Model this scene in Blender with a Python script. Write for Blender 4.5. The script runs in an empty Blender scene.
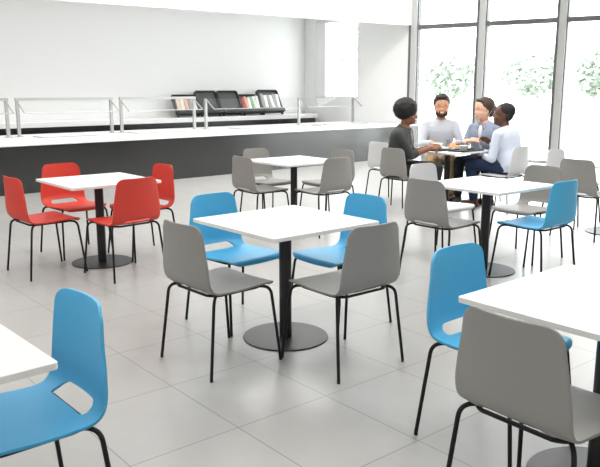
import bpy, bmesh, math, random
from mathutils import Vector, Matrix, Euler, noise
random.seed(7)
PI = math.pi
SC = bpy.context.scene
COL = SC.collection

# ------------------------------------------------------------------ helpers
def tag(o, label=None, cat=None, group=None, kind=None):
    if label: o['label'] = label
    if cat: o['category'] = cat
    if group: o['group'] = group
    if kind: o['kind'] = kind
    return o

def empty(name, loc=(0, 0, 0), rz=0.0):
    o = bpy.data.objects.new(name, None)
    o.empty_display_size = .1
    COL.objects.link(o)
    o.location = loc
    o.rotation_euler = (0, 0, rz)
    return o

def obj(name, bm, mat, parent=None, smooth=False, loc=None, rz=None):
    me = bpy.data.meshes.new(name)
    bmesh.ops.recalc_face_normals(bm, faces=bm.faces[:])
    bm.to_mesh(me)
    bm.free()
    if smooth:
        for p in me.polygons: p.use_smooth = True
    if mat: me.materials.append(mat)
    o = bpy.data.objects.new(name, me)
    COL.objects.link(o)
    if parent: o.parent = parent
    if loc: o.location = loc
    if rz is not None: o.rotation_euler = (0, 0, rz)
    return o

def copy_tree(o, parent=None):
    c = o.copy()
    COL.objects.link(c)
    c.parent = parent
    for ch in o.children: copy_tree(ch, c)
    return c

def smooth_by_angle(o, deg=40):
    me = o.data
    for p in me.polygons: p.use_smooth = True
    bm = bmesh.new(); bm.from_mesh(me)
    for e in bm.edges:
        if len(e.link_faces) == 2 and e.calc_face_angle(0) > math.radians(deg): e.smooth = False
    bm.to_mesh(me); bm.free()
    return o

def box(bm, lo, hi, M=None):
    x0, y0, z0 = lo; x1, y1, z1 = hi
    vs = [Vector(p) for p in ((x0,y0,z0),(x1,y0,z0),(x1,y1,z0),(x0,y1,z0),(x0,y0,z1),(x1,y0,z1),(x1,y1,z1),(x0,y1,z1))]
    if M: vs = [M @ v for v in vs]
    v = [bm.verts.new(p) for p in vs]
    for f in ((0,3,2,1),(4,5,6,7),(0,1,5,4),(1,2,6,5),(2,3,7,6),(3,0,4,7)): bm.faces.new([v[i] for i in f])
    return bm

def bevel(bm, w, seg=2):
    bmesh.ops.bevel(bm, geom=bm.edges[:], offset=w, segments=seg, profile=.5, affect='EDGES', clamp_overlap=True)
    return bm

def tube(bm, pts, r, n=10, closed=False):
    pts = [Vector(p) for p in pts]
    m = len(pts)
    rs = r if isinstance(r, (list, tuple)) else [r] * m
    rings = []
    prev = None
    for i, p in enumerate(pts):
        a = pts[i - 1] if (i > 0 or closed) else p
        b = pts[(i + 1) % m] if (i < m - 1 or closed) else p
        t = (b - a).normalized()
        if prev is None:
            up = Vector((0, 0, 1)) if abs(t.z) < .9 else Vector((1, 0, 0))
            u = t.cross(up).normalized()
        else:
            u = (prev - t * prev.dot(t)).normalized()
        prev = u
        w = t.cross(u)
        rings.append([bm.verts.new(p + (u * math.cos(2*PI*k/n) + w * math.sin(2*PI*k/n)) * rs[i]) for k in range(n)])
    for i in range(m if closed else m - 1):
        A, B = rings[i], rings[(i + 1) % m]
        for k in range(n):
            bm.faces.new((A[k], A[(k+1) % n], B[(k+1) % n], B[k]))
    if not closed:
        bm.faces.new(rings[0][::-1]); bm.faces.new(rings[-1])
    return bm

def lathe(bm, prof, n=32, M=None):
    rings = []
    for r, z in prof:
        if r < 1e-6:
            p = Vector((0, 0, z)); rings.append([bm.verts.new(M @ p if M else p)])
        else:
            ring = []
            for k in range(n):
                p = Vector((r*math.cos(2*PI*k/n), r*math.sin(2*PI*k/n), z))
                ring.append(bm.verts.new(M @ p if M else p))
            rings.append(ring)
    for A, B in zip(rings, rings[1:]):
        for k in range(n):
            a, b = A[k % len(A)], A[(k+1) % len(A)]
            c, d = B[(k+1) % len(B)], B[k % len(B)]
            f = []
            for v in (a, b, c, d):
                if v not in f: f.append(v)
            if len(f) > 2: bm.faces.new(f)
    return bm

def rrect(w, d, r, n=6):
    out = []
    for cx, cy, a0 in ((w/2-r, d/2-r, 0), (-w/2+r, d/2-r, 90), (-w/2+r, -d/2+r, 180), (w/2-r, -d/2+r, 270)):
        for k in range(n + 1):
            a = math.radians(a0 + 90*k/n)
            out.append((cx + r*math.cos(a), cy + r*math.sin(a)))
    return out

def prism(bm, outline, z0, z1, M=None):
    def P(x, y, z):
        p = Vector((x, y, z)); return M @ p if M else p
    A = [bm.verts.new(P(x, y, z0)) for x, y in outline]
    B = [bm.verts.new(P(x, y, z1)) for x, y in outline]
    n = len(A)
    for k in range(n): bm.faces.new((A[k], A[(k+1) % n], B[(k+1) % n], B[k]))
    bm.faces.new(A[::-1]); bm.faces.new(B)
    return bm

def ell(bm, c, r, rot=None, nu=18, nv=12):
    c = Vector(c)
    M = rot.to_3x3() if rot else Matrix.Identity(3)
    rings = []
    for j in range(nv + 1):
        th = PI * j / nv
        if j in (0, nv):
            rings.append([bm.verts.new(c + M @ Vector((0, 0, r[2]*math.cos(th))))])
        else:
            rings.append([bm.verts.new(c + M @ Vector((r[0]*math.sin(th)*math.cos(2*PI*k/nu), r[1]*math.sin(th)*math.sin(2*PI*k/nu), r[2]*math.cos(th)))) for k in range(nu)])
    for A, B in zip(rings, rings[1:]):
        for k in range(nu):
            f = []
            for v in (A[k % len(A)], B[k % len(B)], B[(k+1) % len(B)], A[(k+1) % len(A)]):
                if v not in f: f.append(v)
            bm.faces.new(f)
    return bm

def cap(bm, a, b, ra, rb=None, n=12):
    """tapered capsule"""
    a, b = Vector(a), Vector(b)
    rb = ra if rb is None else rb
    t = (b - a).normalized()
    pts, rs = [], []
    for k in range(1, 5):
        th = PI/2 * (1 - k/4.0); pts.append(a - t*ra*math.sin(th)); rs.append(max(ra*math.cos(th), ra*.05))
    pts[0:0] = [a - t*ra]; rs[0:0] = [ra*.04]
    for k in range(0, 5):
        th = PI/2 * k/4.0
        pts.append(b + t*rb*math.sin(th)); rs.append(max(rb*math.cos(th), rb*.04))
    return tube(bm, pts, rs, n)

def rot_to(v):
    return Vector((0, 0, 1)).rotation_difference(Vector(v).normalized()).to_matrix().to_4x4()

# ------------------------------------------------------------------ materials
def mat(name, col, rough=.5, metal=0.0, spec=.5, bump=None, var=None):
    m = bpy.data.materials.new(name)
    m.use_nodes = True
    nt = m.node_tree
    b = nt.nodes['Principled BSDF']
    b.inputs['Base Color'].default_value = (*col, 1)
    b.inputs['Roughness'].default_value = rough
    b.inputs['Metallic'].default_value = metal
    b.inputs['Specular IOR Level'].default_value = spec
    if var or bump:
        tc = nt.nodes.new('ShaderNodeTexCoord')
    if var:
        sc, amt = var
        nz = nt.nodes.new('ShaderNodeTexNoise'); nz.inputs['Scale'].default_value = sc; nz.inputs['Detail'].default_value = 5
        nt.links.new(tc.outputs['Object'], nz.inputs['Vector'])
        mr = nt.nodes.new('ShaderNodeMapRange'); mr.inputs[3].default_value = 1 - amt; mr.inputs[4].default_value = 1 + amt
        nt.links.new(nz.outputs['Fac'], mr.inputs[0])
        mx = nt.nodes.new('ShaderNodeVectorMath'); mx.operation = 'SCALE'
        mx.inputs[0].default_value = col
        nt.links.new(mr.outputs[0], mx.inputs['Scale'])
        nt.links.new(mx.outputs[0], b.inputs['Base Color'])
    if bump:
        sc, st = bump
        n2 = nt.nodes.new('ShaderNodeTexNoise'); n2.inputs['Scale'].default_value = sc
        nt.links.new(tc.outputs['Object'], n2.inputs['Vector'])
        bp = nt.nodes.new('ShaderNodeBump'); bp.inputs['Strength'].default_value = st; bp.inputs['Distance'].default_value = .002
        nt.links.new(n2.outputs['Fac'], bp.inputs['Height'])
        nt.links.new(bp.outputs[0], b.inputs['Normal'])
    return m

def srgb(r, g, b):
    f = lambda c: (c/255/12.92) if c/255 <= .04045 else ((c/255+.055)/1.055)**2.4
    return (f(r), f(g), f(b))

M = {}
M['wall'] = mat('white_wall_paint', (.83, .83, .82), .6, var=(1.5, .01))
M['ceiling'] = mat('white_ceiling', (.85, .85, .85), .7)
M['tabletop'] = mat('white_laminate', (.86, .86, .84), .35, var=(3, .008))
M['black_metal'] = mat('black_powder_coat', (.012, .012, .013), .42, bump=(300, .05))
M['black_leg'] = mat('black_tube', (.008, .008, .009), .45, spec=.3)
M['red'] = mat('red_plastic', srgb(216, 64, 50), .5, bump=(400, .04))
M['blue'] = mat('blue_plastic', srgb(80, 181, 228), .48, bump=(400, .04))
M['grey'] = mat('grey_plastic', srgb(150, 148, 144), .5, bump=(400, .04))
M['lightgrey'] = mat('pale_grey_plastic', srgb(216, 216, 217), .5, bump=(400, .04))
M['counter_dark'] = mat('dark_counter_panel', (.014, .0145, .0135), .22, spec=1.0, var=(2, .05))
M['counter_top'] = mat('white_solid_surface', (.84, .84, .83), .3)
M['steel'] = mat('brushed_steel', (.46, .46, .455), .4, .45, var=(40, .05))
M['frame_dark'] = mat('dark_window_gasket', (.12, .12, .115), .5)
M['frame_light'] = mat('grey_aluminium_frame', (.50, .50, .49), .45, .1)
M['bin'] = mat('charcoal_plastic', (.028, .028, .03), .45)
M['bin_in'] = mat('charcoal_lining', (.06, .06, .062), .5)
M['white_ceramic'] = mat('white_ceramic', (.9, .9, .88), .2)
M['ground'] = mat('pale_paving', (.8, .8, .79), .8, var=(.5, .03))
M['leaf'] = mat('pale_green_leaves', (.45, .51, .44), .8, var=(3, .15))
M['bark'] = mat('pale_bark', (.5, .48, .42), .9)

def glass_mat(name, tint, fac):
    m = bpy.data.materials.new(name); m.use_nodes = True
    nt = m.node_tree; nt.nodes.clear()
    o = nt.nodes.new('ShaderNodeOutputMaterial')
    mx = nt.nodes.new('ShaderNodeMixShader'); mx.inputs[0].default_value = fac
    t = nt.nodes.new('ShaderNodeBsdfTransparent'); t.inputs[0].default_value = (*tint, 1)
    g = nt.nodes.new('ShaderNodeBsdfGlossy'); g.inputs['Roughness'].default_value = .02
    nt.links.new(t.outputs[0], mx.inputs[1]); nt.links.new(g.outputs[0], mx.inputs[2]); nt.links.new(mx.outputs[0], o.inputs[0])
    return m
M['glass'] = glass_mat('window_glass', (.97, .985, .98), .05)
M['guard_glass'] = glass_mat('sneeze_glass', (.975, .98, .978), .02)
M['tumbler'] = glass_mat('drinking_glass', (.85, .87, .87), .18)

# floor: big porcelain tiles, thin grout, laid along the room's own axes
TILE_YAW, TILE_A, TILE_B = math.radians(39.77), .5371, .6080
TILE_O = Vector((-.2345, 4.6413))
def floor_mat():
    m = bpy.data.materials.new('porcelain_floor_tiles'); m.use_nodes = True
    nt = m.node_tree; L = nt.links; b = nt.nodes['Principled BSDF']
    tc = nt.nodes.new('ShaderNodeTexCoord')
    mp = nt.nodes.new('ShaderNodeMapping'); mp.vector_type = 'TEXTURE'
    mp.inputs['Location'].default_value = (TILE_O.x, TILE_O.y, 0)
    mp.inputs['Rotation'].default_value = (0, 0, TILE_YAW)
    mp.inputs['Scale'].default_value = (TILE_A, TILE_B, 1)
    L.new(tc.outputs['Object'], mp.inputs['Vector'])
    sx = nt.nodes.new('ShaderNodeSeparateXYZ'); L.new(mp.outputs[0], sx.inputs[0])
    def mth(op, a, bb=None):
        n = nt.nodes.new('ShaderNodeMath'); n.operation = op
        for i, v in enumerate((a, bb)):
            if v is None: continue
            if isinstance(v, (int, float)): n.inputs[i].default_value = v
            else: L.new(v, n.inputs[i])
        return n.outputs[0]
    def near(o, size, w):
        d = mth('ABSOLUTE', mth('SUBTRACT', mth('FRACT', mth('ADD', o, .5)), .5))
        return mth('LESS_THAN', mth('MULTIPLY', d, size), w)
    g = mth('MAXIMUM', near(sx.outputs[0], TILE_A, .0026), near(sx.outputs[1], TILE_B, .0026))
    cid = nt.nodes.new('ShaderNodeCombineXYZ')
    L.new(mth('FLOOR', sx.outputs[0]), cid.inputs[0]); L.new(mth('FLOOR', sx.outputs[1]), cid.inputs[1])
    wn = nt.nodes.new('ShaderNodeTexWhiteNoise'); L.new(cid.outputs[0], wn.inputs[0])
    nz = nt.nodes.new('ShaderNodeTexNoise'); nz.inputs['Scale'].default_value = 9; nz.inputs['Detail'].default_value = 8
    L.new(tc.outputs['Object'], nz.inputs['Vector'])
    v = mth('ADD', mth('MULTIPLY', wn.outputs[0], .035), mth('MULTIPLY', nz.outputs['Fac'], .10))
    v = mth('ADD', v, .93)
    base = nt.nodes.new('ShaderNodeVectorMath'); base.operation = 'SCALE'; base.inputs[0].default_value = (.43, .422, .406)
    L.new(v, base.inputs['Scale'])
    mx = nt.nodes.new('ShaderNodeMix'); mx.data_type = 'RGBA'
    L.new(g, mx.inputs[0]); L.new(base.outputs[0], mx.inputs[6]); mx.inputs[7].default_value = (.23, .225, .218, 1)
    L.new(mx.outputs[2], b.inputs['Base Color'])
    b.inputs['Roughness'].default_value = .30
    b.inputs['Specular IOR Level'].default_value = .5
    return m
M['floor'] = floor_mat()

# ------------------------------------------------------------------ room axes
CAM_H = 1.5127
A42 = math.radians(42)
C = Vector((math.cos(A42), math.sin(A42)))           # along the serving counter
N = Vector((-math.sin(A42), math.cos(A42)))          # away from the dining side
K = Vector((.1553*16.75, 16.75))                      # corner where the glazing starts
KC, KN = K.dot(C), K.dot(N)
GD = Vector((math.cos(math.radians(-34.1)), math.sin(math.radians(-34.1))))   # along the glazing
GN = Vector((GD.y, -GD.x))                            # into the room: (-.56,-.83)
H_CEIL = 4.3

def frame2(o, ex):
    """matrix with x along ex, y to its left, origin o"""
    ey = Vector((-ex.y, ex.x))
    return Matrix(((ex.x, ey.x, 0, o.x), (ex.y, ey.y, 0, o.y), (0, 0, 1, 0), (0, 0, 0, 1)))
CF = frame2(Vector((0, 0)), C)                        # counter frame: x = along, y = offset
GF = frame2(K, GD)                                    # glazing frame: x along, y = outward, -y = into the room

def struct(name, bm, m, parent=None, **k):
    o = obj(name, bm, m, parent, **k)
    if parent is None: o['kind'] = 'structure'
    return o

WALL_OFF = 14.4
GEND = GF @ Vector((8.4, 0, 0))
def xy(v): return (v.x, v.y)
ROOM = [(-14, -6), (GEND.x+.15, -6), (GEND.x+.15, GEND.y), xy(GF @ Vector((0, .1, 0))), xy(CF @ Vector((KC+.15, WALL_OFF+.15, 0))), xy(CF @ Vector((-7.0, WALL_OFF+.15, 0))), (-14, 6)]
bm = bmesh.new(); prism(bm, ROOM, -.12, 0); struct('floor', bm, M['floor'])
bm = bmesh.new(); prism(bm, ROOM, H_CEIL, H_CEIL+.1); struct('ceiling', bm, M['ceiling'])
bm = bmesh.new(); box(bm, (-8, WALL_OFF, 0), (KC+.15, WALL_OFF+.15, 3.55), CF); struct('wall_back', bm, M['wall'])
# soffit of the kitchen and the bulkhead above the counter
bm = bmesh.new(); box(bm, (-8, KN+.3, 3.45), (KC, WALL_OFF, 3.55), CF); struct('ceiling_kitchen', bm, M['ceiling'])
BD = Vector((math.cos(math.radians(35.5)), math.sin(math.radians(35.5))))
BF = frame2(K, BD)
bm = bmesh.new(); box(bm, (-22, 0, 2.93), (.02, .16, H_CEIL), BF); struct('trim_1', bm, M['wall'])
bm = bmesh.new(); box(bm, (-14, -6, 0), (-13.85, 7.2, H_CEIL)); struct('wall_left', bm, M['wall'])
bm = bmesh.new(); box(bm, (-14, -6.15, 0), (GEND.x, -6, H_CEIL)); struct('wall_front', bm, M['wall'])
bm = bmesh.new(); box(bm, (GEND.x, -6, 0), (GEND.x+.15, GEND.y, H_CEIL)); struct('wall_side', bm, mat('dimmed_side_wall', (.30, .30, .29), .6))  # unseen wall, colour darkened to weaken its reflection in the counter front
# end wall: from the glazing corner back to the kitchen wall, with one window
bm = bmesh.new()
W0, W1, WZ0, WZ1 = 12.42, 13.98, 1.28, 3.25
box(bm, (KC, KN, 0), (KC+.15, W0, 3.55), CF)
box(bm, (KC, W1, 0), (KC+.15, WALL_OFF, 3.55), CF)
box(bm, (KC, W0, 0), (KC+.15, W1, WZ0), CF)
box(bm, (KC, W0, WZ1), (KC+.15, W1, 3.55), CF)
struct('wall_right', bm, M['wall'])
# small window in the end wall
w = empty('window_1'); w['kind'] = 'structure'
bm = bmesh.new()
for lo, hi in (((W0, WZ0), (W0+.08, WZ1)), ((W1-.34, WZ0), (W1, WZ1)), ((W0, WZ0), (W1, WZ0+.06)), ((W0, WZ1-.08), (W1, WZ1))):
    box(bm, (KC+.02, lo[0], lo[1]), (KC+.12, hi[0], hi[1]), CF)
obj('window_frame', bm, M['wall'], w)
bm = bmesh.new(); box(bm, (KC+.06, W0+.08, WZ0+.06), (KC+.075, W1-.34, WZ1-.08), CF)
obj('pane', bm, M['glass'], w)

# glazed wall: bays between mullions
MUL = [0, 1.585, 3.255, 4.95, 6.65, 8.35]
TZ = 2.885
for i, t in enumerate(MUL[:-1]):
    w = empty('window_%d' % (i+2)); w['kind'] = 'structure'
    t2 = MUL[i+1]
    bm = bmesh.new()
    box(bm, (t-.055, -.09, 0), (t+.085, .10, H_CEIL), GF)
    mu = obj('mullion', bm, M['frame_light'], w)
    bm = bmesh.new()
    box(bm, (t-.105, -.10, 0), (t-.055, .10, H_CEIL), GF)
    box(bm, (t+.085, -.05, 0), (t+.108, .10, H_CEIL), GF)
    obj('gasket', bm, M['frame_dark'], mu)
    a, b = t+.108, t2-.105
    bm = bmesh.new(); box(bm, (a, -.07, TZ-.048), (b, .08, TZ+.048), GF); obj('transom', bm, M['frame_dark'], w)
    bm = bmesh.new(); box(bm, (t+.1, -.06, H_CEIL-.12), (b, .08, H_CEIL), GF); box(bm, (t+.1, -.06, 0), (b, .08, .05), GF)
    obj('rail', bm, M['frame_light'], w)
    bm = bmesh.new(); box(bm, (a, 0, .05), (b, .012, TZ-.035), GF); obj('pane', bm, M['glass'], w)
    bm = bmesh.new(); box(bm, (a, 0, TZ+.035), (b, .012, H_CEIL-.12), GF); obj('pane', bm, M['glass'], w)

# outside
bm = bmesh.new()
box(bm, (-40, .12, -.25), (60, 70, -.13), GF)
struct('ground', bm, M['ground'])

def tree(name, loc, h, r, seed, label):
    rnd = random.Random(seed)
    t = empty(name, loc)
    tag(t, label, 'tree', 'pale trees outside the glazing')
    bm = bmesh.new()
    tube(bm, [(0,0,0), (.05,0,h*.3), (-.03,.05,h*.62)], [.16,.12,.06], 8)
    for k in range(5):
        a = rnd.uniform(0, 2*PI)
        tube(bm, [(0,0,h*(.3+.06*k)), (r*.5*math.cos(a), r*.5*math.sin(a), h*(.5+.07*k))], [.06,.02], 6)
    obj('trunk', bm, M['bark'], t)
    bm = bmesh.new()
    for k in range(1500):
        a = rnd.uniform(0, 2*PI); ph = math.acos(rnd.uniform(-1, 1)); q = rnd.uniform(.35, 1)**.5
        q *= .8 + .35*noise.noise(Vector((math.cos(a)*2+seed, math.sin(a)*2, math.cos(ph)*2)))
        c = Vector((r*q*math.sin(ph)*math.cos(a), r*q*math.sin(ph)*math.sin(a), h*.64 + h*.36*q*math.cos(ph)))
        s = rnd.uniform(.10, .2)
        d1 = Vector((rnd.gauss(0,1), rnd.gauss(0,1), rnd.gauss(0,1))).normalized()
        d2 = d1.orthogonal().normalized()
        vs = [bm.verts.new(c + d1*s), bm.verts.new(c + d2*s*.6), bm.verts.new(c - d1*s), bm.verts.new(c - d2*s*.6)]
        bm.faces.new(vs)
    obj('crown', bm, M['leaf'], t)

def gp(t, off):
    p = GF @ Vector((t, off, 0)); return (p.x, p.y, -.13)
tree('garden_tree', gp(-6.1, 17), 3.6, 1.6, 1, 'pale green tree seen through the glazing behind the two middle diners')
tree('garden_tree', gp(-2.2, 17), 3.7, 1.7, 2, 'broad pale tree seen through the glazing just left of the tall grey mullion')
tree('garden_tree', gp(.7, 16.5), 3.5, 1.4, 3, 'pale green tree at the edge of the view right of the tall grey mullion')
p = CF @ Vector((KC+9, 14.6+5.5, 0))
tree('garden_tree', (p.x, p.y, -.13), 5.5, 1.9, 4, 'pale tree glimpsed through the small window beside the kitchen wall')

# ------------------------------------------------------------------ serving counter
CF0, CF1, CZ = 10.44, 12.75, .73
cnt = empty('serving_counter', (0, 0, 0), A42)
tag(cnt, 'long serving counter with dark grey front and thick white top', 'counter')
bm = bmesh.new(); box(bm, (-4, CF0+.05, 0), (KC-.02, CF0+.12, CZ-.028)); obj('front_panel', bm, M['counter_dark'], cnt)
bm = bmesh.new(); box(bm, (-4, CF0+.12, 0), (KC-.02, CF1-.05, CZ-.028)); obj('carcass', bm, M['counter_dark'], cnt)
bm = bmesh.new(); box(bm, (-4, CF0, CZ-.028), (KC-.005, CF1, CZ)); bevel(bm, .006, 2); obj('counter_top', bm, M['counter_top'], cnt)
for a, b in ((1.0, 3.9), (4.75, 5.85), (6.5, 8.1), (8.8, 10.6), (11.2, 12.6)):
    bm = bmesh.new(); box(bm, (a, CF0+1.15, CZ), (b, CF0+1.55, CZ+.012))
    wl = obj('food_well', bm, M['steel'], cnt)
    bm = bmesh.new(); box(bm, (a+.05, CF0+1.2, CZ+.012), (b-.05, CF0+1.5, CZ+.016)); obj('well_lid', bm, M['counter_top'], wl)

GO = 12.12     # line of the guards, in counter offset
def guard(x0, x1, label, top=True, h=.60, posts=(1, 1)):
    g = empty('sneeze_guard', (CF @ Vector((x0, GO, CZ)))[:], A42)
    tag(g, label, 'sneeze guard', 'steel and glass sneeze guards along the counter')
    L = x1 - x0
    for on, x in zip(posts, (.0, L)):
        if not on: continue
        bm = bmesh.new(); box(bm, (x-.024, -.024, .008), (x+.024, .024, h)); box(bm, (x-.06, -.06, 0), (x+.06, .06, .008))
        obj('post', bm, M['steel'], g)
        bm = bmesh.new(); tube(bm, [(x, -.01, h-.01), (x, -.30, h-.20)], .012, 8)
        obj('brace', bm, M['steel'], g)
    if top:
        bm = bmesh.new(); box(bm, (-.03, -.03, h), (L+.03, .03, h+.045)); obj('top_rail', bm, M['steel'], g)
    bm = bmesh.new(); tube(bm, [(0, -.30, h-.20), (L, -.30, h-.20)], .008, 8); obj('lower_rail', bm, M['steel'], g)
    bm = bmesh.new()
    a = Vector((0, -.02, h-.005)); b = Vector((0, -.295, h-.19)); nrm = Vector((0, -.55, .83))*.004
    vs = []
    for x in (.02, L-.02):
        for p in (a, b): vs += [bm.verts.new(Vector((x, p.y, p.z)) + nrm), bm.verts.new(Vector((x, p.y, p.z)) - nrm)]
    bmesh.ops.convex_hull(bm, input=vs)
    obj('glass_panel', bm, M['guard_glass'], g)
P0 = Vector((-4.6157, 11.7204)); tb = P0.dot(C)
sh = tb + .165
guard(sh-2.0, sh-.18, 'steel framed glass guard at the photo edge, mostly cut off')
guard(sh+.0, sh+1.70, 'steel framed glass guard on the counter behind the red chairs table')
guard(sh+1.90, sh+3.50, 'steel framed glass guard in front of the small packet bin')
guard(sh+3.78, sh+6.12, 'low glass guard with thin rail in front of the empty charcoal bins', top=False, posts=(1, 0))
guard(sh+6.30, sh+8.05, 'faint slim glass guard on the counter in front of the small window', top=False)

# back counter along the kitchen wall
bc = empty('back_counter', (0, 0, 0), A42)
tag(bc, 'low back counter with white top and dark base along the kitchen wall', 'counter')
BX1 = 12.95
bm = bmesh.new(); box(bm, (-4, 13.70, .79), (BX1, WALL_OFF-.005, .89)); bevel(bm, .006, 2); obj('counter_top', bm, M['counter_top'], bc)
bm = bmesh.new(); box(bm, (-4, 13.76, 0), (BX1-.02, WALL_OFF-.005, .79)); obj('base_panel', bm, M['counter_dark'], bc)

# ------------------------------------------------------------------ sloped bins on the back counter
PK = {
 'beige': mat('beige_packet', srgb(222, 200, 180), .6, var=(30, .12)),
 'cream': mat('cream_packet', srgb(235, 228, 215), .6, var=(30, .1)),
 'red': mat('red_packet', srgb(190, 45, 40), .5, var=(30, .15)),
 'peach': mat('peach_packet', srgb(225, 175, 155), .5, var=(30, .1)),
 'green': mat('green_packet', srgb(150, 180, 130), .5, var=(30, .15)),
 'white': mat('white_packet', srgb(236, 236, 232), .5, var=(30, .1)),
 'grey': mat('grey_packet', srgb(160, 160, 158), .5, var=(30, .15)),
}
TILT = math.radians(62)
BIN_Y = 13.98
def make_bin(x, wd, h, label, rounded=True):
    """a shallow open bin leaning back against the wall; local x along the counter, y up the slope"""
    b = empty('display_bin', (CF @ Vector((x, BIN_Y, .89)))[:], A42)
    tag(b, label, 'bin', 'charcoal bins leaning on the back counter')
    R = Matrix.Translation((0, 0, .045)) @ Matrix.Rotation(TILT, 4, 'X')
    out = rrect(wd, h, .055 if rounded else .02, 6)
    out = [(px, py + h/2) for px, py in out]
    ins = [(px*.93, (py-h/2)*.93 + h/2) for px, py in out]
    bm = bmesh.new(); prism(bm, out, -.02, 0, R); obj('back_panel', bm, M['bin_in'], b)
    bm = bmesh.new()
    n = len(out)
    P = lambda q, z: bm.verts.new(R @ Vector((q[0], q[1], z)))
    o0 = [P(q, 0) for q in out]; o1 = [P(q, .05) for q in out]; i0 = [P(q, 0) for q in ins]; i1 = [P(q, .05) for q in ins]
    for k in range(n):
        j = (k+1) % n
        bm.faces.new((o0[k], o0[j], o1[j], o1[k])); bm.faces.new((o1[k], o1[j], i1[j], i1[k])); bm.faces.new((i1[k], i1[j], i0[j], i0[k])); bm.faces.new((i0[k], i0[j], o0[j], o0[k]))
    obj('rim', bm, M['bin'], b)
    bm = bmesh.new(); box(bm, (-wd/2, 0, -.02), (wd/2, h*.17, .115), R); bevel(bm, .01, 2); obj('front_lip', bm, M['bin'], b)
    for s in (-1, 1):
        bm = bmesh.new(); box(bm, (s*wd*.44-.02, -.03, 0), (s*wd*.44+.02, .02, .05)); obj('foot', bm, M['bin'], b)
    return b, R
def bx_at(u):   # position along the counter of a view column, on the bin line
    k = (u-300)/729.0
    # X = k*Y ; X = t*C.x + BIN_Y*N.x ; Y = t*C.y + BIN_Y*N.y
    return (k*BIN_Y*N.y - BIN_Y*N.x) / (C.x - k*C.y)
specs = [(175.5, 199.5, .50, False, 'charcoal bin of beige packets, behind the end of the steel guard'),
         (199.5, 221.5, .60, True, 'empty charcoal bin with rounded corners, next to the beige packets'),
         (221.5, 243.0, .60, True, 'empty charcoal bin with rounded corners, next to the red packets'),
         (242.5, 262.5, .50, False, 'charcoal bin filled with red and white packets'),
         (262.0, 283.5, .62, True, 'charcoal bin filled with silvery white wrapped cutlery, last of the row')]
bins = []
for u0, u1, h, rd, lb in specs:
    x0, x1 = bx_at(u0), bx_at(u1)
    bins.append((make_bin((x0+x1)/2, x1-x0-.02, h, lb, rd), x1-x0, (x0+x1)/2))
def packets(k, cols, h, name, labels, grp, cat):
    (b, R), wd, xc = bins[k]
    n = len(cols)
    base = Matrix.Translation(CF @ Vector((xc, BIN_Y, .89))) @ Matrix.Rotation(A42, 4, 'Z') @ R
    for i, c in enumerate(cols):
        x = -wd*.42 + wd*.84*(i+.5)/n
        bm = bmesh.new()
        hh = h*random.uniform(.86, 1.0); ww = wd*.76/n
        segs = rrect(ww, hh, ww*.18, 3)
        prism(bm, segs, -.022, .022)
        bevel(bm, .006, 1)
        o = obj(name, bm, PK[c], smooth=False)
        o.matrix_world = base @ Matrix.Translation((x, .10+hh/2, .035)) @ Matrix.Rotation(random.uniform(-.12, .12), 4, 'Z')
        tag(o, labels[i], cat, grp)
packets(0, ['beige', 'cream', 'peach', 'grey', 'cream'], .34, 'snack_packet',
        ['beige packet at the outer end of the small packet bin', 'cream packet second from the outer end of the small packet bin', 'pale peach packet in the middle of the small packet bin',
         'grey packet behind the guard post in the small packet bin', 'cream packet beside the first empty charcoal bin'], 'packets in the beige packet bin', 'packet')
packets(3, ['red', 'peach', 'white', 'green', 'white', 'white'], .36, 'snack_packet',
        ['red packet beside the empty charcoal bin', 'peach packet next to the red packet', 'white packet beside the peach packet', 'green packet among the white packets',
         'white packet just after the green packet', 'white packet at the cutlery end of the red packet bin'], 'packets in the red packet bin', 'packet')
packets(4, ['grey', 'white', 'grey', 'white', 'grey', 'white'], .42, 'cutlery_packet',
        ['grey wrapped cutlery packet, first in the last charcoal bin', 'white wrapped cutlery packet, second in the last charcoal bin', 'grey wrapped cutlery packet, third in the last charcoal bin',
         'white wrapped cutlery packet, fourth in the last charcoal bin', 'grey wrapped cutlery packet, fifth in the last charcoal bin', 'white wrapped cutlery packet at the far end of the last charcoal bin'],
        'wrapped cutlery in the last bin', 'packet')
for t, off, lb in ((10.9, 11.55, 'small white plate on the counter under the small window'), (11.35, 11.75, 'small white plate on the counter nearer the grey pier')):
    bm = bmesh.new(); lathe(bm, [(0, 0), (.08, 0), (.10, .004), (.15, .02), (.148, .024), (.10, .009), (0, .006)], 28)
    o = obj('plate', bm, M['white_ceramic'], smooth=True, loc=(CF @ Vector((t, off, CZ)))[:]); tag(o, lb, 'plate', 'plates on the serving counter')

# ------------------------------------------------------------------ tables
TT, TH = .022, .74
def make_table(name, label, loc, yaw, size=.806):
    t = empty(name, (loc[0], loc[1], 0), yaw); tag(t, label, 'table', 'square pedestal tables')
    bm = bmesh.new(); prism(bm, rrect(size, size, .014, 4), TH-TT, TH)
    es = [e for e in bm.edges if abs(e.verts[0].co.z - e.verts[1].co.z) < 1e-6]
    bmesh.ops.bevel(bm, geom=es, offset=.0015, segments=1, affect='EDGES')
    obj('tabletop', bm, M['tabletop'], t)
    bm = bmesh.new(); lathe(bm, [(0, .008), (.038, .008), (.038, TH-TT-.006), (0, TH-TT-.006)], 32)
    smooth_by_angle(obj('column', bm, M['black_metal'], t))
    bm = bmesh.new(); lathe(bm, [(0, 0), (.262, 0), (.264, .002), (.264, .006), (.262, .008), (0, .009)], 64)
    smooth_by_angle(obj('base_plate', bm, M['black_metal'], t))
    bm = bmesh.new(); box(bm, (-.15, -.15, TH-TT-.006), (.15, .15, TH-TT)); obj('mounting_plate', bm, M['black_metal'], t)
    return t
D = math.radians
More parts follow.
